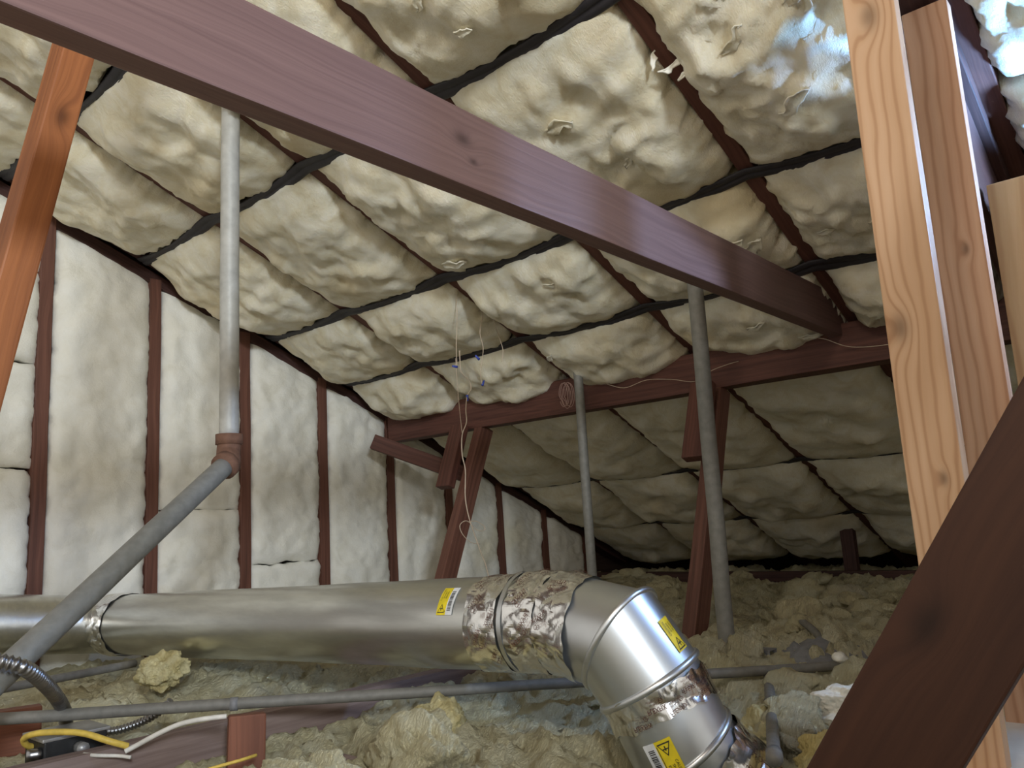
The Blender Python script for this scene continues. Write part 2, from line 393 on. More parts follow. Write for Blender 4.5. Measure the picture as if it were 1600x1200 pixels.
def wall_batt(x0, x1, z0, z1, label, seed, step=.0125):
    nx = max(8, int((x1-x0)/step)); nz_ = max(6, int(((z1 if z1 else 1)-z0)/step)); vs = []
    for i in range(nx+1):
        a = i/nx; x = x0+(x1-x0)*a
        top = min(z1 if z1 is not None else 9, Z0-M_*x-.045)
        for j in range(nz_+1):
            b = j/nz_; z = z0+(top-z0)*b
            q = V((x, seed*2.3, z)); fa = 1-abs(2*a-1)**8; fb = 1-abs(2*b-1)**18
            big = nz(q*3.2, 3); med = nz(q*10, 4); cr = abs(noise.noise(V((x*5+big, seed, z*6))))
            d = .016*fa*fb+.016*big*fa+.0075*med+.010*cr*fa-.006
            d = d*fb-(1-fb)*.016-(1-fa)*.02
            ea = sm(.86, 1, abs(2*a-1)); xx = x+(1 if a > .5 else -1)*ea*(nz(V((seed, a*5, z*15)), 4)*.014+.002)
            eb = sm(.93, 1, abs(2*b-1)); zz = z+(1 if b > .5 else -1)*eb*nz(V((x*9, seed, 5)), 3)*.012
            vs.append(V((xx, WALL_Y-d-.004, zz)))
    fs = [f[::-1] for f in grid_faces(nx, nz_)]; ny = nz_
    rim = [i*(ny+1) for i in range(nx+1)]+[nx*(ny+1)+j for j in range(1, ny+1)]+[i*(ny+1)+ny for i in range(nx-1, -1, -1)]+[j for j in range(ny-1, 0, -1)]
    k = len(vs)
    for r_ in rim: p = vs[r_]; vs.append(V((p.x, WALL_Y+.09, p.z)))
    n = len(rim)
    for i in range(n): fs.append((rim[i], k+i, k+(i+1) % n, rim[(i+1) % n]))
    fs.append(tuple(k+i for i in range(n))[::-1])
    return tag(raw('wall_batt', vs, fs, M_WALL, None, True), label, 'insulation', 'gable wall batts')
g = .022
SP = {0: [(-.5, .30, 'bottom piece'), (.30, .70, 'second piece from bottom'), (.70, 1.06, 'third piece from bottom'), (1.06, None, 'top piece')],
      2: [(-.5, .13, 'lower piece'), (.13, None, 'upper piece')], 3: [(-.5, -.12, 'lower piece'), (-.12, None, 'upper piece')]}
BAYW = ['in the bay behind the orange brace', 'in the wide bay left of the slanting pipe', 'in the bay behind the tall vertical pipe', 'in the bay right of the tall vertical pipe',
        'in the bay left of the purlin end', 'in the bay right of the purlin end', 'in the dim bay behind the purlin brace', 'in the dim bay right of the purlin brace', 'in the dark bay furthest right']
for b in range(9):
    for k, (z0, z1, nm) in enumerate(SP.get(b, [(-.5, None, '')])):
        lab = f'white wall batt {nm} {BAYW[b]}'.replace('  ', ' ')
        wall_batt(studs[b]+g, studs[b+1]-g-.004, z0+.003, z1-.003 if z1 else None, lab, 31+b*3+k)
# ragged gap filler piece at the far left
wall_batt(.26, studs[0]-g, -.5, None, 'white wall batt at the left edge, partly behind the orange brace', 77)

# black straps across the rafters
for k, (x, lab) in enumerate([(.91, 'black strap nearest the ridge, crossing behind the orange brace'), (1.43, 'long black strap passing behind the middle of the tie beam'), (2.045, 'black strap, second above the purlin, crossing five rafters'),
               (2.475, 'black strap nearest above the purlin'), (3.76, 'dim black strap on the dark slope beyond the purlin'), (4.40, 'dim lowest black strap near the dark eave')]):
    vs, fs = [], []; prof = [(-.5, 0), (-.42, -1), (-.12, -1.1), (-.06, -.5), (.06, -.5), (.12, -1.1), (.42, -1), (.5, 0), (.42, .4), (-.42, .4)]
    N = 150; npf = len(prof); sc = .048 if k < 4 else .030
    for i in range(N+1):
        y = 3.262-(3.262-.30)*i/N
        bay = next((q for q in range(6) if RAFT[q+1] <= y <= RAFT[q]), 0)
        t = (RAFT[bay]-y)/(RAFT[bay]-RAFT[bay+1]); t = max(0, min(1, t))
        s = math.sin(math.pi*t); h = -.012-(.017+.008*noise.noise(V((bay*3.1, k, 0))))*s
        if k >= 4: h += .004
        xx = x+noise.noise(V((y*1.4, k*5, 0)))*.014+.012*s
        tw = noise.noise(V((y*2.2, k*9, 1)))*.35; wv = sc*(1+.25*noise.noise(V((y*3, k, 4))))
        for (a, b) in prof:
            u = a*wv; v = b*.0045; vs.append(rp(xx+(u*math.cos(tw)-v*math.sin(tw)), y, h+u*math.sin(tw)+v*math.cos(tw)))
    for i in range(N):
        for j in range(npf):
            j2 = (j+1) % npf; fs.append((i*npf+j, i*npf+j2, (i+1)*npf+j2, (i+1)*npf+j))
    tag(raw('insulation_strap', vs, fs, M_STRAP, None, True), lab, 'strap', 'black insulation straps')

# ------------------------------------------------------------------ timbers
tag(board('purlin', (2.80, 3.27, .535), (2.80, -.5, .535), .09, .150, (0, 0, 1), M_OLD, wobble=.004), 'dark red purlin under the rafters, below the lowest strap', 'beam')
tag(board('tie_beam', (-.7, .902, .641), (2.86, .902, .641), .142, .044, (0, -1, 0), M_COLLAR, wobble=.002), 'long purple-brown tie beam crossing the picture from top left', 'beam')
tag(board('roof_brace', (.235, 1.39, -.50), (.602, 1.39, 1.52), .050, .088, (0, 1, 0), M_BRACE, wobble=.002), 'orange-brown brace at the left edge rising to the tie beam', 'brace')
d = V((0, -.55, .835)); pc = V((1.02, .205, -.095))
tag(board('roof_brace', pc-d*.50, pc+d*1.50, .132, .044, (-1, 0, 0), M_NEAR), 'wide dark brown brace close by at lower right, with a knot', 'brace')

def purlin_brace(y, xt, xb, zt, zb, lab, cleat):
    t = thing('purlin_brace', (xb, y, zb), lab, 'brace', 'braces under the purlin')
    board('strut', (xb, y, zb), (xt, y, zt), .084, .05, (0, -1, 0), M_STUD, t, wobble=.003)
    (cx0, cz0), (cx1, cz1), cy = cleat
    board('cleat', (cx0, cy, cz0), (cx1, cy, cz1), .088, .042, (-1, 0, .3), M_OLD, t)
    return t
purlin_brace(2.61, 2.80, 2.41, .46, -.44, 'slanting dark red brace under the purlin in front of the gable wall', ((2.60, .18), (2.715, .475), 2.69))
purlin_brace(1.37, 2.80, 2.42, .46, -.44, 'red-brown brace under the purlin just left of the grey pipe', ((2.58, .19), (2.70, .475), 1.385))
tag(board('lookout', (2.545, 3.135, .440), (2.86, 2.76, .235), .075, .045, (-.6, -.8, 0), M_OLD), 'short dark timber end slanting down from under the purlin end', 'timber')
# new stud wall
for (x, y, m, lab) in ((1.45, .345, M_FIR, 'pale new fir stud with knots, the front one'), (1.72, .307, M_FIR2, 'pinkish new fir stud just behind the front one'), (2.0, .242, M_FIR3, 'tan new fir stud at the right edge of the picture')):
    tag(board('fir_stud', (x+.02, y+.004, -.55), (x+.02, y-.002, Z0-M_*(x+.02)-.055 if x < 1.9 else .69), .086 if x < 1.9 else .094, .039, (-1, 0, 0), m, wobble=.0015), lab, 'stud', 'new fir studs')  # right-edge stud cut short in place of shade on its top
tag(board('shade_board', rp(1.92, .318, -.150), rp(3.0, .318, -.150), .21, .036, (0, -1, 0), M_OLDER), 'dark blue-lit sloping board added as shade behind the new fir studs', 'board')  # dark board added where shade falls above the right-edge stud
tag(board('plywood_blocker', (2.046, .215, .08), (2.56, .215, .08), 1.2, .016, (0, -1, 0), M_FIR3), 'tan plywood panel added out of view to block light beyond the fir studs', 'panel')  # plywood carried on out of view, added to keep light off the far slope
tag(board('top_plate', rp(1.2, .322, -.024), rp(3.0, .322, -.024), .088, .04, RN, M_OLDER), 'dark sloping top plate over the new fir studs', 'plate')
tag(board('eave_post', (4.55, 1.56, -.5), (4.55, 1.56, -.125), .07, .05, (-1, 0, 0), M_OLDER), 'dark upright post under the far dark slope', 'post')
tag(board('floor_plate', (4.30, 3.2, -.37), (4.42, -.4, -.37), .05, .06, (0, 0, 1), M_OLDER), 'dim horizontal timber across the far floor', 'timber')
tag(board('joist', (.35, 1.785, -.468), (2.3, 1.755, -.468), .05, .13, (0, 0, 1), M_DUSTY), 'dusty purple-brown joist under the silver duct', 'joist')
tag(board('joist', (.3, 1.50, -.495), (1.1, 1.48, -.495), .12, .07, (0, 0, 1), M_DUSTY), 'dusty joist in the bottom left corner', 'joist')
tag(board('support_block', (.930, 1.585, -.56), (.945, 1.60, -.362), .075, .05, (-.45, -.9, 0), M_BLOCK, bev=.004), 'upright red-brown wood block under the long conduit', 'block')
tag(board('support_block', (.50, 2.20, -.405), (.735, 2.14, -.405), .05, .10, (0, 0, 1), M_BLOCK, bev=.004), 'red-brown wood block at the left edge behind the conduit', 'block')

# ------------------------------------------------------------------ pipes
def pipe(name, path, r, mat, lab, cat='pipe', seg=16, group=None):
    return tag(tube_obj(name, path, r, mat, None, seg), lab, cat, group)
t = thing('vent_pipe', (1.144, 2.037, .24), 'tall weathered grey pipe with rusty elbow and slanting lower run', 'pipe')
top = V((1.145, 2.037, 1.36)); bot = V((1.146, 2.035, .265))
tube_obj('vertical_pipe', line(bot, top, 30, .0015), .0265, M_PIPEL, t, 18)
e0 = V((1.146, 2.035, .262)); e2 = V((1.128, 2.006, .205)); e3 = V((.415, 1.694, -.305))
dd = (e3-e2).normalized()
el = spline([e0+V((0, 0, .02)), e0, V((1.142, 2.032, .232)), e2, e2+dd*.02], 6)
eb = tube_obj('elbow', el, .0315, M_RUST, t, 18)
tube_obj('elbow_collar', [e0+V((0, 0, .024)), e0+V((0, 0, -.004))], .0365, M_RUST, eb, 18)
tube_obj('elbow_collar', [e2+dd*.0, e2+dd*.026], .0365, M_RUST, eb, 18)
tube_obj('sloping_pipe', line(e2, e3, 20, .001), .0265, M_COND2, t, 18)
pipe('vent_pipe', line((2.80*.955, 2.031*.955, -.46), (2.80*.955, 2.031*.955, .66), 20, .002), .0195, M_COND2, 'thin grey pipe with a wire coil beside it, in front of the purlin', group='upright grey pipes')
pipe('vent_pipe', line((2.205, 1.136, -.47), (2.222, 1.136, .845), 20, .002), .0242, M_COND2, 'grey pipe standing under the right part of the tie beam', group='upright grey pipes')
# long conduit on the blocks
t = thing('conduit', (1.198, 1.505, -.37), 'long dusty conduit running low under the silver duct', 'conduit')
ca, cb = V((.40, 2.11, -.331)), V((2.62, .455, -.427))
tube_obj('tube', line(ca, cb, 40, .001), .0125, M_COND, t, 14)
for f_ in (.255,):
    p = ca.lerp(cb, f_); tube_obj('pipe_strap', line(p-(cb-ca).normalized()*.008, p+(cb-ca).normalized()*.008, 1), .0145, M_GREYDUST, t, 14)
pipe('conduit', line((.60, 2.318, -.333), (1.119, 2.527, -.353), 12, .001), .0115, M_COND, 'short grey conduit ending at the yellow wool scrap', 'conduit', 14)
t = thing('conduit', (1.6, .741, -.42), 'grey conduit lying on the floor beside the duct elbow', 'conduit')
pa, pb = V((2.02, .935, -.417)), V((1.34, .625, -.412))
tube_obj('tube', line(pa, pb, 12, .0008), .0118, M_COND, t, 14)
for f_, L_ in ((.45, .02), (.97, .016)):
    p = pa.lerp(pb, f_); u_ = (pb-pa).normalized(); tube_obj('coupling', [p-u_*L_, p+u_*L_], .0145, M_COND, t, 14)
# flexible steel conduit, ribbed
def flex(path, r, pitch, lab):
    pts = spline(path, 260); res = [pts[0]]
    for p in pts[1:]:
        if (p-res[-1]).length > pitch/7: res.append(p)
    return tag(tube_obj('flex_conduit', res, lambda i, s: r*(1+.17*math.cos(2*math.pi*s/pitch)), M_FLEX, None, 14), lab, 'conduit')
flex([(.43, 1.76, -.19), (.474, 1.707, -.186), (.515, 1.677, -.195), (.555, 1.684, -.217), (.633, 1.795, -.276), (.711, 1.940, -.343), (.742, 2.01, -.385)], .0125, .0105, 'ribbed steel flexible conduit curving down at the lower left')
flex([(.78, 1.995, -.412), (.796, 1.984, -.410), (.825, 1.951, -.411), (.857, 1.911, -.398), (.883, 1.875, -.378), (.905, 1.85, -.352)], .0085, .0085, 'thinner ribbed conduit lying on the joist behind the cables')
# junction box
t = thing('junction_box', (.70, 1.86, -.44), 'small black junction box under the yellow cable', 'junction box')
def box_part(name, lo, hi, mat, par, bev=.003):
    lo, hi = V(lo), V(hi); c = (lo+hi)/2
    o = board(name, (lo.x, c.y, c.z), (hi.x, c.y, c.z), hi.y-lo.y, hi.z-lo.z, (0, 0, 1), mat, par, bev, 0); return o
box_part('box_body', (.635, 1.825, -.44), (.755, 1.93, -.378), M_BOX, t)
box_part('box_lid', (.63, 1.82, -.378), (.76, 1.935, -.371), M_LID, t, .002)
tube_obj('cable_clamp', line((.637, 1.84, -.40), (.612, 1.85, -.40), 3), .012, M_FLEX, t)
tube_obj('cable_clamp', line((.70, 1.825, -.400), (.70, 1.80, -.400), 3), .012, M_LID, t)
# cables
pipe('cable', spline([(.640, 1.89, -.395), (.622, 1.882, -.386), (.612, 1.868, -.370), (.620, 1.832, -.358), (.650, 1.797, -.357), (.684, 1.760, -.363), (.717, 1.725, -.380), (.752, 1.719, -.397)], 10), .0062, M_YCAB, 'flat yellow cable looping over the junction box', 'cable', 10)
pipe('cable', spline([(.745, 1.715, -.405), (.765, 1.705, -.396), (.789, 1.672, -.377), (.816, 1.636, -.360), (.844, 1.599, -.352), (.885, 1.575, -.352)], 10), .0050, M_WIREW, 'white cable rising to the right of the yellow cable', 'cable', 10)
pipe('cable', spline([(.690, 1.775, -.405), (.705, 1.745, -.407), (.735, 1.725, -.412), (.75, 1.70, -.415)], 8), .0036, M_WIREW, 'short cream cable poking out of the junction box', 'cable', 8)
pipe('cable', spline([(.79, 1.52, -.428), (.82, 1.50, -.422), (.86, 1.475, -.415), (.90, 1.49, -.418)], 8), .0032, M_YCAB, 'thin yellow cable end beside the upright block', 'cable', 8)

# ------------------------------------------------------------------ silver duct
duct = thing('air_duct', (1.33, 1.6, -.33), 'round silver sheet-metal duct with taped elbow turning down', 'duct')
DR = .1
Q0 = V((.66, 3.15, -.205)); Q1 = V((1.248, 3.06, -.275)); E0 = V((1.354, 1.065, -.208)); E1 = V((1.336, .912, -.232)); E2 = V((1.357, .868, -.308)); E3 = V((1.386, .824, -.426)); E4 = V((1.51, .722, -.590))
PTS = [Q0, Q1, E0, E1, E2, E3, E4]
def plane_n(i):
    a = (PTS[i]-PTS[i-1]).normalized() if i else None; b = (PTS[i+1]-PTS[i]).normalized() if i < len(PTS)-1 else None
    if a is None: return b
    if b is None: return a
    return (a+b).normalized()
def ring(i, dirv, r, seg, e1, e2):
    n = plane_n(i); out = []
    for k in range(seg):
        th = 2*math.pi*k/seg; off = (e1*math.cos(th)+e2*math.sin(th))*r
        s = -off.dot(n)/dirv.dot(n); out.append(PTS[i]+off+dirv*s)
    return out
def axes(d):
    e1 = V((0, 0, 1))-d*d.z; e1.normalize(); return e1, d.cross(e1)
SEG = 72
def section(name, i, mat, r0=DR, r1=DR, cap0=False):
    d = (PTS[i+1]-PTS[i]).normalized(); e1, e2 = axes(d) if abs(d.z) < .95 else axes(d)
    a = ring(i, d, r0, SEG, e1, e2); b = ring(i+1, d, r1, SEG, e1, e2); vs = []; n = max(2, int((PTS[i+1]-PTS[i]).length/.02))
    for q in range(n+1):
        for k in range(SEG):
            p = a[k].lerp(b[k], q/n); c = PTS[i].lerp(PTS[i+1], q/n)
            if n > 12: p += (p-c).normalized()*noise.noise(p*5)*.0022
            vs.append(p)
    fs = [(q*SEG+k, q*SEG+(k+1) % SEG, (q+1)*SEG+(k+1) % SEG, (q+1)*SEG+k) for q in range(n) for k in range(SEG)]
    return raw(name, vs, fs, mat, duct, True)
s0 = section('duct_section', 0, M_ZINC, .098, .098); s1 = section('duct_section', 1, M_ZINC)
g0 = section('elbow_gore', 2, M_ZINC2, .1005, .1005); g1 = section('elbow_gore', 3, M_ZINC2, .1035, .1035); g2 = section('elbow_gore', 4, M_ZINC2, .1015, .1015); g3 = section('elbow_gore', 5, M_ZINC2, .0985, .0985)
def bead(i, r, tr):
    n = plane_n(i); d = (PTS[i]-PTS[i-1]).normalized(); e1, e2 = axes(d); c = ring(i, d, r, 72, e1, e2); vs = []; m = 8
    for k in range(72):
        rad = (c[k]-PTS[i]).normalized()
        for j in range(m):
            th = 2*math.pi*j/m; vs.append(c[k]+rad*math.cos(th)*tr+n*math.sin(th)*tr*1.25)
    fs = [(k*m+j, k*m+(j+1) % m, ((k+1) % 72)*m+(j+1) % m, ((k+1) % 72)*m+j) for k in range(72) for j in range(m)]
    raw('crimped_bead', vs, fs, M_ZINC2, duct, True)
bead(3, .1035, .0055); bead(4, .1045, .0055); bead(5, .1025, .0055)
for k, off in enumerate((.012, -.012)):
    pass
# surface chart of one section: s metres from its start, th angle (0 = top, + towards the camera side)
def chart(i, r):
    d = (PTS[i+1]-PTS[i]).normalized(); e1, e2 = axes(d)
    if e2.dot(PTS[i]) > 0: e2 = -e2          # e2 faces the camera side
    return lambda s, th, h=0: PTS[i]+d*s+(e1*math.cos(th)+e2*math.sin(th))*(r+h)
# foil tape
def tape_h(th, s, seed, amp):
    q = V((math.cos(th)*1.9+seed, math.sin(th)*1.9, s*16)); q2 = V((math.cos(th)*4.5, math.sin(th)*4.5+seed, s*34))
    return .0016+amp*(abs(noise.noise(q))*1.5+.5*abs(noise.noise(q2)))
def tape(i, r, s0, s1, th0, th1, seed, amp=.004, nu=170, nv=24, skew=0.0):
    ch = chart(i, r); vs = []
    for a in range(nu+1):
        th = th0+(th1-th0)*a/nu
        for b in range(nv+1):
            v = b/nv; sk = skew*math.sin(th+seed)
            e = (1 if v > .5 else -1)*sm(.85, 1, abs(2*v-1))*noise.noise(V((math.cos(th)*4, math.sin(th)*4, seed)))*.008
            s = s0+(s1-s0)*v+sk+e
            vs.append(ch(s, th, tape_h(th, s, seed, amp)))
    o = raw('foil_tape', vs, grid_faces(nu, nv), M_FOIL, duct, False); TAPE[o.name] = (seed, amp); return o
TAPE = {}
L1 = (E0-Q1).length
tA = tape(1, DR, L1-.185, L1-.095, 0, 6.284, 3.1, .005, skew=.006)
tB = tape(1, DR, L1-.082, L1-.002, 0, 6.284, 8.4, .006, skew=.010)
tC = tape(2, .1005, -.002, .085, -2.4, 2.6, 5.7, .006, skew=.02)
tD = tape(4, .1015, .010, .066, 0, 6.284, 12.3, .005, skew=-.012)
tE = tape(5, .0995, .03, .19, 0, 6.284, 17.9, .007)
tF = tape(1, DR, .075, .18, 0, 6.284, 21.37, .006)
# draw band holding the tape
def band(i, r, s0, s1, parent):
    ch = chart(i, r); vs = []
    for a in range(97):
        for b in range(3): vs.append(ch(s0+(s1-s0)*b/2, 6.2832*a/96, .006))
    raw('draw_band', vs, grid_faces(96, 2), M_ZINC2, parent, True)
band(1, DR, L1-.094, L1-.083, duct)
# printed words
def text_mesh(body, size):
    cu = bpy.data.curves.new('t', 'FONT'); cu.body = body; cu.size = size; cu.align_x = 'CENTER'; cu.align_y = 'CENTER'; cu.resolution_u = 3
    o = bpy.data.objects.new('t', cu); C.objects.link(o); dg = bpy.context.evaluated_depsgraph_get(); dg.update()
    me = bpy.data.meshes.new_from_object(o.evaluated_get(dg)); vs = [v.co.copy() for v in me.vertices]; fs = [tuple(p.vertices) for p in me.polygons]
    bpy.data.objects.remove(o); bpy.data.curves.remove(cu); bpy.data.meshes.remove(me); return vs, fs
TXT = {}
def txt(body):
    if body not in TXT: TXT[body] = text_mesh(body, 1.0)
    return TXT[body]
def lay(items, fn):
    """items: (verts2d, faces); fn maps (x, y) to a surface point"""
    vs, fs = [], []
    for v2, f in items:
        k = len(vs); vs += [fn(p[0], p[1]) for p in v2]; fs += [tuple(i+k for i in q) for q in f]
    return vs, fs
def xf(v2f, sx, sy, ang, cx, cy):
    c, s = math.cos(ang), math.sin(ang)
    return [(cx+(p[0]*sx*c-p[1]*sy*s), cy+(p[0]*sx*s+p[1]*sy*c)) for p in v2f[0]], v2f[1]
def rect(x0, y0, x1, y1): return [(x0, y0), (x1, y0), (x1, y1), (x0, y1)], [(0, 1, 2, 3)]
def circ(cx, cy, r, w_=.22, n=18):
    v = []; f = []
    for k in range(n):
        a = 6.2832*k/n; v += [(cx+r*math.cos(a), cy+r*math.sin(a)), (cx+r*(1-w_)*math.cos(a), cy+r*(1-w_)*math.sin(a))]
    for k in range(n): f.append((2*k, 2*((k+1) % n), 2*((k+1) % n)+1, 2*k+1))
    return v, f
def printing(tp, i, r, spots, size, h=.0095):
    ch = chart(i, r); items = []
    for (s, th, ang) in spots:
        y = th*r
        items.append(xf(txt('FLEXFIX'), size, size*1.25, ang, s, y))
        for q, (ln, dy) in enumerate((('UL 181B-FX', -1.0), ('LISTED CLASS 1', -1.65))):
            dx = -math.sin(ang)*dy*size; dy2 = math.cos(ang)*dy*size
            items.append(xf(txt(ln), size*.42, size*.42, ang, s+dx, y+dy2))
        cx, cy = s+math.cos(ang)*size*1.2-math.sin(ang)*-1.3*size, y+math.sin(ang)*size*1.2+math.cos(ang)*-1.3*size
        items.append(circ(cx, cy, size*.42))
    sd_, am_ = TAPE[tp.name]; vs, fs = lay(items, lambda x, y: ch(x, y/r, tape_h(y/r, x, sd_, am_)+.0038))
    o = raw('printed_words', vs, fs, M_BROWNINK, tp); tag(o, 'brown repeated printing on the foil', kind='stuff')
up_ = math.pi/2
printing(tA, 1, DR, [(L1-.165, .55, 2.0), (L1-.16, 1.05, 2.2), (L1-.15, 1.75, 2.1), (L1-.115, 2.1, 2.3), (L1-.125, .35, 2.2), (L1-.115, 1.35, 2.0)], .0105)
printing(tB, 1, DR, [(L1-.06, .45, 2.1), (L1-.045, .95, 2.2), (L1-.05, 1.85, 2.6), (L1-.025, 1.45, 2.2), (L1-.02, .1, 2.2)], .0105, .011)
printing(tC, 2, .1005, [(.03, -.15, 3.2), (.035, .55, 3.0), (.03, 1.3, 2.4)], .0105, .011)
printing(tD, 4, .1015, [(.026, .30, -1.6), (.046, .62, -1.5), (.026, .92, -1.55), (.046, 1.28, -1.65), (.030, 1.62, -1.5), (.048, 1.98, -1.5), (.040, -.1, -1.6)], .0095, .0095)
printing(tE, 5, .0995, [(.075, .7, 1.6), (.075, 1.3, 1.6)], .0115, .013)
# warning labels: (u across, v along the writing); yellow with triangle and words, white strip with bars
def warning(i, r, s, th, ang, W, H, white, parent, cutwhite=.42, flip=1):
    ch = chart(i, r); c, sn = math.cos(ang), math.sin(ang)
    def fn(h): return lambda x, y: ch(s+x*c-y*sn, th+(x*sn+y*c)/r*flip, h)
    def patch(x0, y0, x1, y1, nx=2, ny=10):
        v = [(x0+(x1-x0)*a/nx, y0+(y1-y0)*b/ny) for a in range(nx+1) for b in range(ny+1)]; return v, grid_faces(nx, ny)
    base = thing('warning_label', (0, 0, 0), None, None); base.parent = duct; base.location = ch(s, th)-duct.location
    yw = W*(1-cutwhite) if white else W
    def put(nm, items, h, mat): 
        vs, fs = lay(items, fn(h)); return raw(nm, vs, fs, mat, base)
    put('yellow_panel', [patch(-W/2, -H/2, -W/2+yw, H/2)], .0016, M_YEL)
    if white:
        put('white_panel', [patch(-W/2+yw, -H/2, W/2, H/2)], .0016, M_WHITE)
        bars = []; rn = random.Random(5); y = -H*.36
        while y < H*.34:
            b = rn.uniform(.0006, .0022); bars.append(rect(-W/2+yw+W*.08, y, W/2-W*.12, y+b)); y += b+rn.uniform(.0006, .0016)
        put('barcode', bars, .0024, M_INK)
    it = []; x0 = -W/2; cx = x0+yw*.5
    T = yw*.40; ty = -H*.29                     # triangle at one end
    tri = [(cx-T*.98, ty-T*.85), (cx+T*.98, ty-T*.85), (cx, ty+T*.95)]; tin = [(cx+(p[0]-cx)*.80, ty-T*.12+(p[1]-ty+T*.12)*.76) for p in tri]
    it.append((tri+tin, [(0, 1, 4, 3), (1, 2, 5, 4), (2, 0, 3, 5)]))
    it += [rect(cx-T*.08, ty-T*.45, cx+T*.08, ty+T*.2), rect(cx-T*.4, ty-T*.1, cx+T*.4, ty+T*.05)]
    for q, wd in enumerate(('CAUTION', 'SHARP', 'EDGES')):
        it.append(xf(txt(wd), H*.098, yw*.21, math.pi/2, cx-yw*.26+q*yw*.24, H*.20))
    it.append(rect(cx+yw*.40, -H*.4, cx+yw*.44, H*.4))
    put('warning_print', it, .0024, M_INK)
    return base
warning(1, DR, L1-.247, .96, -.0, .046, .066, True, duct, flip=-1)
warning(3, .1035, .044, .42, math.pi/2, .032, .066, False, duct, flip=-1)
warning(4, .1015, .118, 1.92, -math.pi/2, .056, .078, True, duct, flip=-1)
ch = chart(1, DR)
vs, fs = lay([rect(-.008, -.022, .008, .022)], lambda x, y: ch(.066+x, 1.45+y/DR, .003)); o = raw('warning_label', vs, fs, M_YEL, duct)

# ------------------------------------------------------------------ floor wool
def floor_h(x, y):
    q = V((x, y, 0)); wq = V((nz(q*5, 2), nz(q*5+V((7, 3, 1)), 2), 0))*.35
    p = q+wq*.22
    big = nz(p*3.1, 3); bil = 1-abs(noise.noise(p*9)); bil2 = 1-abs(noise.noise(p*21+V((0, 0, 4)))); fine = nz(p*45, 3)
    z = -.462+.045*big+.060*(bil-.6)+.030*(bil2-.6)+.015*fine
    z += .060*sm(1.5, 2.3, x)
    z -= .030*math.exp(-((x-.75)**2+(y-1.75)**2)/.14)           # cleared around the junction box
    z -= .22*math.exp(-((x-1.40)**2+(y-.78)**2)/.016)           # hole where the duct drops through the ceiling
    jy = abs(y-(1.785-.015*(x-.35)))
    if x < 1.65 and jy < .12: z = min(z, -.415-.06*sm(.10, .03, jy)*sm(1.65, 1.35, x+.25*big))
    ax = 1.358-.0525*(y-1); dd_ = abs(x-ax)
    if y > .95 and dd_ < .14: z = min(z, -.325-.03*abs(noise.noise(p*6))+dd_*.35)
    t_ = max(0, min(1, ((x-.40)*2.22-(y-2.11)*1.655)/(2.22**2+1.655**2))); cx_ = .40+2.22*t_; cy_ = 2.11-1.655*t_
    dc = math.hypot(x-cx_, y-cy_)
    if dc < .10: z = min(z, -.331-.096*t_-.022+dc*.22)
    if x < 1.02 and 1.40 < y < 1.62: z = min(z, -.437+.02*big)
    return z
X0, X1, Y0, Y1 = .25, 5.15, -.55, 3.29
vs = []; xs = []; x = X0
while x < X1: xs.append(x); x += .011 if x < 2.6 else .022
ys = [Y0+(Y1-Y0)*j/300 for j in range(301)]
for x in xs:
    for y in ys: vs.append((x, y, min(floor_h(x, y), Z0-M_*x-.03)))
o = raw('loose_insulation', vs, grid_faces(len(xs)-1, 300), M_LOOSE, None, True)
tag(o, 'loose yellow glass wool heaped over the attic floor', 'insulation', None, 'stuff')
def clump_mesh(c, r, seed, sq=.62, sub=4, amp=.6):
    bm = bmesh.new(); bmesh.ops.create_icosphere(bm, subdivisions=sub, radius=1); vs = []
    ax = Matrix.Rotation(seed*2.1, 3, 'Z') @ Matrix.Rotation(seed*1.3, 3, 'X')
    for v in bm.verts:
        d_ = v.co.copy(); k = 1+amp*.62*nz(d_*1.15+V((seed, 0, 0)), 2)+.07*nz(V((d_.x*2.0, d_.y*3.4, d_.z*3.4+seed)), 3)-.16*abs(noise.noise(d_*2.6+V((seed, 3, 0))))+.055*nz(V((d_.x*4, d_.y*9, d_.z*9+seed)), 4)-.05*abs(noise.noise(d_*7+V((0, seed, 0))))
        p = ax @ V((d_.x*1.35, d_.y*.9, d_.z*sq)); p *= k*r; vs.append(V(c)+p)
    fs = [tuple(v.index for v in f.verts) for f in bm.faces]; bm.free(); return vs, fs
avs, afs = [], []; rn = random.Random(11)
for k in range(300):
    x = rn.uniform(.55, 4.3); y = rn.uniform(.2, 3.15)
    ax = 1.358-.0525*(y-1)
    if abs(x-ax) < .13 or (x < 1.05 and 1.35 < y < 2.3): continue
    r_ = rn.uniform(.018, .055)*(1 if x < 2.5 else 1.3)
    v, f = clump_mesh((x, y, floor_h(x, y)+r_*.1), r_, rn.random()*60, rn.uniform(.35, .7), 4 if x < 1.9 else 3)
    b_ = len(avs); avs += v; afs += [tuple(i+b_ for i in q) for q in f]
o = raw('wool_tufts', avs, afs, M_LOOSE, None, True); tag(o, 'scattered small tufts of torn yellow glass wool on the floor', 'insulation', None, 'stuff')
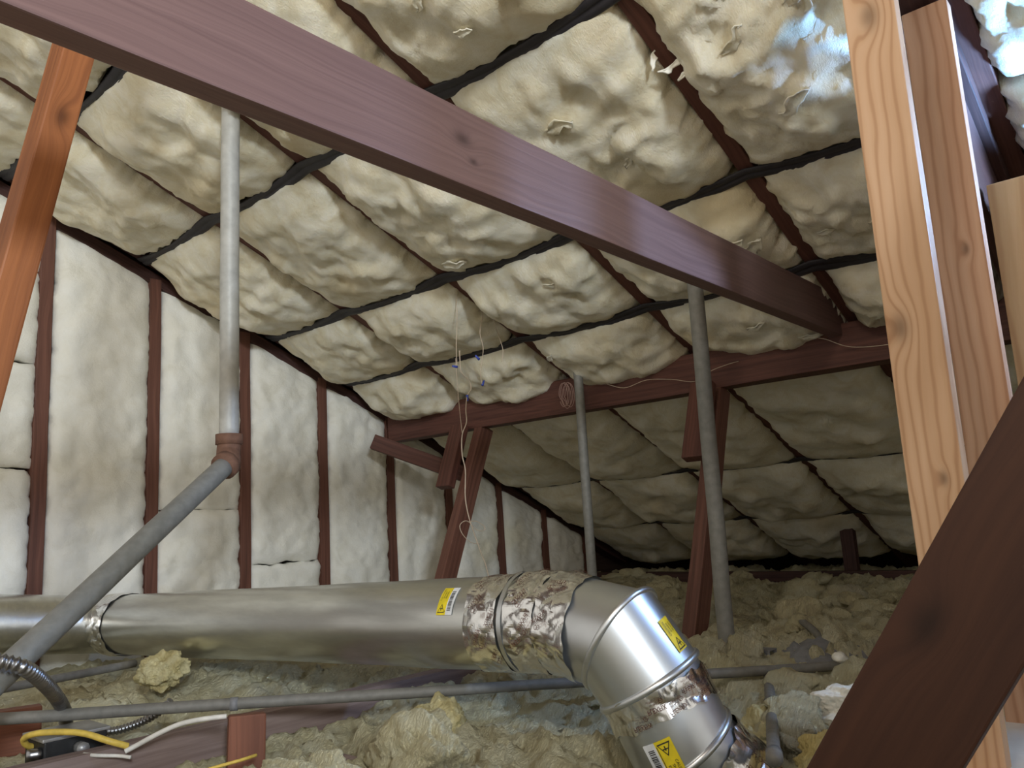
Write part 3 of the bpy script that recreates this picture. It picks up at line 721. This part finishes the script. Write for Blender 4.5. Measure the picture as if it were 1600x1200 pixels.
# the scraps one can tell apart
for (c, r_, sd, m, lab) in (((1.15, 2.42, -.372), .062, 3.9, M_CHUNK, 'bright yellow wool scrap hanging under the left part of the duct'),
                         ((1.045, 1.19, -.415), .085, 8.1, M_LOOSE, 'big fluffy wool heap at the bottom, left of the elbow'),
                         ((1.22, 1.32, -.43), .080, 15.2, M_CHUNK, 'yellow wool heap under the long conduit beside the elbow'),
                         ((.90, 1.30, -.44), .060, 23.4, M_LOOSE, 'greyish wool heap right of the upright block'),
                         ((1.62, .78, -.45), .055, 31.7, M_CHUNK, 'rounded yellow wool lump between elbow and floor conduit'),
                         ((1.80, .655, -.425), .060, 37.0, M_WALL, 'white wool lump under the conduit beside the dark brace'),
                         ((1.50, .55, -.45), .070, 42.6, M_CHUNK, 'pale yellow wool heap at the bottom beside the dark brace')):
    v, f = clump_mesh(c, r_, sd, .7, 6, .75); tag(raw('wool_scrap', v, f, m, None, True), lab, 'insulation', 'wool scraps on the floor')
# hanging tuft on the rafter
v1 = []; f1 = []
for a in ((V((1.625, .835, 1.07)), V((.25, -.5, .3)).normalized(), .075, 1.5), (V((1.655, .80, 1.055)), V((.35, -.6, .5)).normalized(), .085, 6.2), (V((1.60, .87, 1.085)), V((0, .2, -1)).normalized(), .05, 9.1)):
    b_ = a[1].cross(F).normalized(); v, f = wisp(a[0], a[1], b_, -F, a[2], .022, a[3]); k = len(v1); v1 += v; f1 += [tuple(i+k for i in q) for q in f]
o = raw('fibre_tuft', v1, f1, M_WISP, None, True); o.modifiers.new('thick', 'SOLIDIFY').thickness = .004
tag(o, 'white fibre tuft caught on the rafter near the top', 'insulation')

# ------------------------------------------------------------------ wires
def wire(pts, lab, r=.0016, nut=None, mat=M_WIRE, k=1.105, group='hanging wires'):
    pts = [V(p)*k for p in pts]; t = thing('wire', pts[-1], lab, 'wire', group)
    tube_obj('strand', spline(pts, 6), r, mat, t, 6)
    for n in (nut or []):
        a, b = V(n[0])*k, V(n[1])*k; tube_obj('wire_nut', [a, a.lerp(b, .3), b], lambda i, s: (.0052, .0048, .0034)[i], M_NUT, t, 10)
    return t
wire([(1.935, 1.9, .86), (1.931, 1.9, .825), (1.927, 1.9, .708), (1.918, 1.9, .616), (1.917, 1.9, .541)], 'straight cream wire with a blue nut, leftmost of the three upper wires', nut=[((1.917, 1.9, .540), (1.895, 1.9, .541))])
wire([(2.06, 1.9, .77), (2.059, 1.9, .741), (2.041, 1.9, .679), (2.054, 1.9, .622), (2.035, 1.9, .538), (2.038, 1.9, .492)], 'wavy cream wire with blue nuts, middle of the three upper wires', nut=[((2.04, 1.9, .487), (2.05, 1.9, .505)), ((2.030, 1.9, .580), (2.012, 1.9, .592))])
wire([(2.122, 1.9, .74), (2.126, 1.9, .716), (2.147, 1.9, .67), (2.161, 1.9, .629), (2.151, 1.9, .586)], 'short cream wire, rightmost of the three upper wires')
wire([(1.933, 1.9, .60), (1.933, 1.9, .554), (1.937, 1.9, .523), (1.974, 1.9, .497), (1.981, 1.9, .468), (1.961, 1.9, .444), (1.951, 1.9, .394), (1.951, 1.9, .35), (1.927, 1.9, .304), (1.923, 1.9, .239), (1.935, 1.9, .185), (1.929, 1.9, .099), (1.94, 1.9, .035), (1.961, 1.9, -.019), (1.994, 1.9, -.095), (2.021, 1.9, -.16), (2.06, 1.9, -.36)],
     'long pale wire hanging down behind the duct past the brace', .0021, [((1.961, 1.9, .446), (1.962, 1.9, .425))])
wire([(1.912, 1.9, .57), (1.915, 1.9, .469), (1.922, 1.9, .37), (1.928, 1.9, .310)], 'thin brown wire joining the long hanging wire', .0012)
wire([(1.942, 1.9, .014), (1.979, 1.9, .013), (2.016, 1.9, -.006), (2.009, 1.9, -.019), (1.977, 1.9, -.015), (1.933, 1.9, .016), (1.899, 1.9, .005), (1.906, 1.9, -.023), (1.944, 1.9, -.054), (1.99, 1.9, -.063)], 'small loop of wire knotted on the long hanging wire', .0014)
loops = []
for q in range(5):
    for s in range(12):
        a = 6.2832*s/12; loops.append((2.655-.006*q, 1.975+.022*math.cos(a)+.004*q, .515+.05*math.sin(a)+.006*math.sin(q*2.3)))
t = thing('wire_coil', loops[0], 'coil of thin pinkish wire beside the thin grey pipe', 'wire')
tube_obj('strand', spline(loops, 3), .0014, plain('copper_wire', (.42, .27, .23), .4), t, 6)
wire([(2.73, 1.977, .578), (2.73, 1.863, .557), (2.73, 1.755, .519), (2.73, 1.647, .534), (2.73, 1.532, .518), (2.73, 1.437, .495), (2.73, 1.367, .523), (2.73, 1.3, .536), (2.75, 1.26, .545)], 'thin wire strung along the purlin between the two grey pipes', .0013, k=1.0)
wire([(2.73, .97, .575), (2.73, .929, .561), (2.73, .849, .519), (2.73, .728, .505), (2.745, .66, .52)], 'thin wire sagging along the purlin below the tie beam end', .0013, k=1.0)

# ------------------------------------------------------------------ small things on the floor
t = thing('channel_bracket', (2.2, 1.05, -.42), 'short grey metal channel lying on the wool behind the conduit', 'bracket')
box_part('web', (2.16, .99, -.385), (2.21, 1.11, -.381), M_GREYDUST, t, .001)
box_part('flange', (2.16, .99, -.415), (2.165, 1.11, -.384), M_GREYDUST, t, .001)
box_part('flange', (2.205, .99, -.415), (2.21, 1.11, -.384), M_GREYDUST, t, .001)
vs = []
for i in range(17):
    for j in range(13):
        a, b = i/16, j/12
        x = 2.16+.22*a; y = .80+.20*b+.03*math.sin(a*5); z = -.425+.055*math.sin(a*2.6)*(1-abs(2*b-1)**2)+.014*nz(V((a*5, b*5, 2)), 3)
        vs.append((x, y, z))
o = raw('metal_flashing', vs, grid_faces(16, 12), M_GREYDUST, None, True); o.modifiers.new('thick', 'SOLIDIFY').thickness = .003
tag(o, 'crumpled grey sheet-metal scrap behind the conduit at right', 'flashing')
pipe('conduit', spline([(2.47, 1.02, -.34), (2.40, .96, -.355), (2.32, .90, -.375), (2.28, .88, -.40)], 5), .011, M_COND, 'short grey pipe stub sticking out of the metal scrap', 'conduit')
v, f = clump_mesh((2.16, .80, -.388), .022, 51, .7, 3, .3); tag(raw('wool_scrap', v, f, M_WISP, None, True), 'small white scrap on the conduit beside the dark brace', 'insulation', 'wool scraps on the floor')
tag(board('white_panel', (1.25, .20, -.43), (1.76, .20, -.405), .34, .012, (0, 0, 1), M_BOARD), 'white board lying in the bottom right corner', 'board')
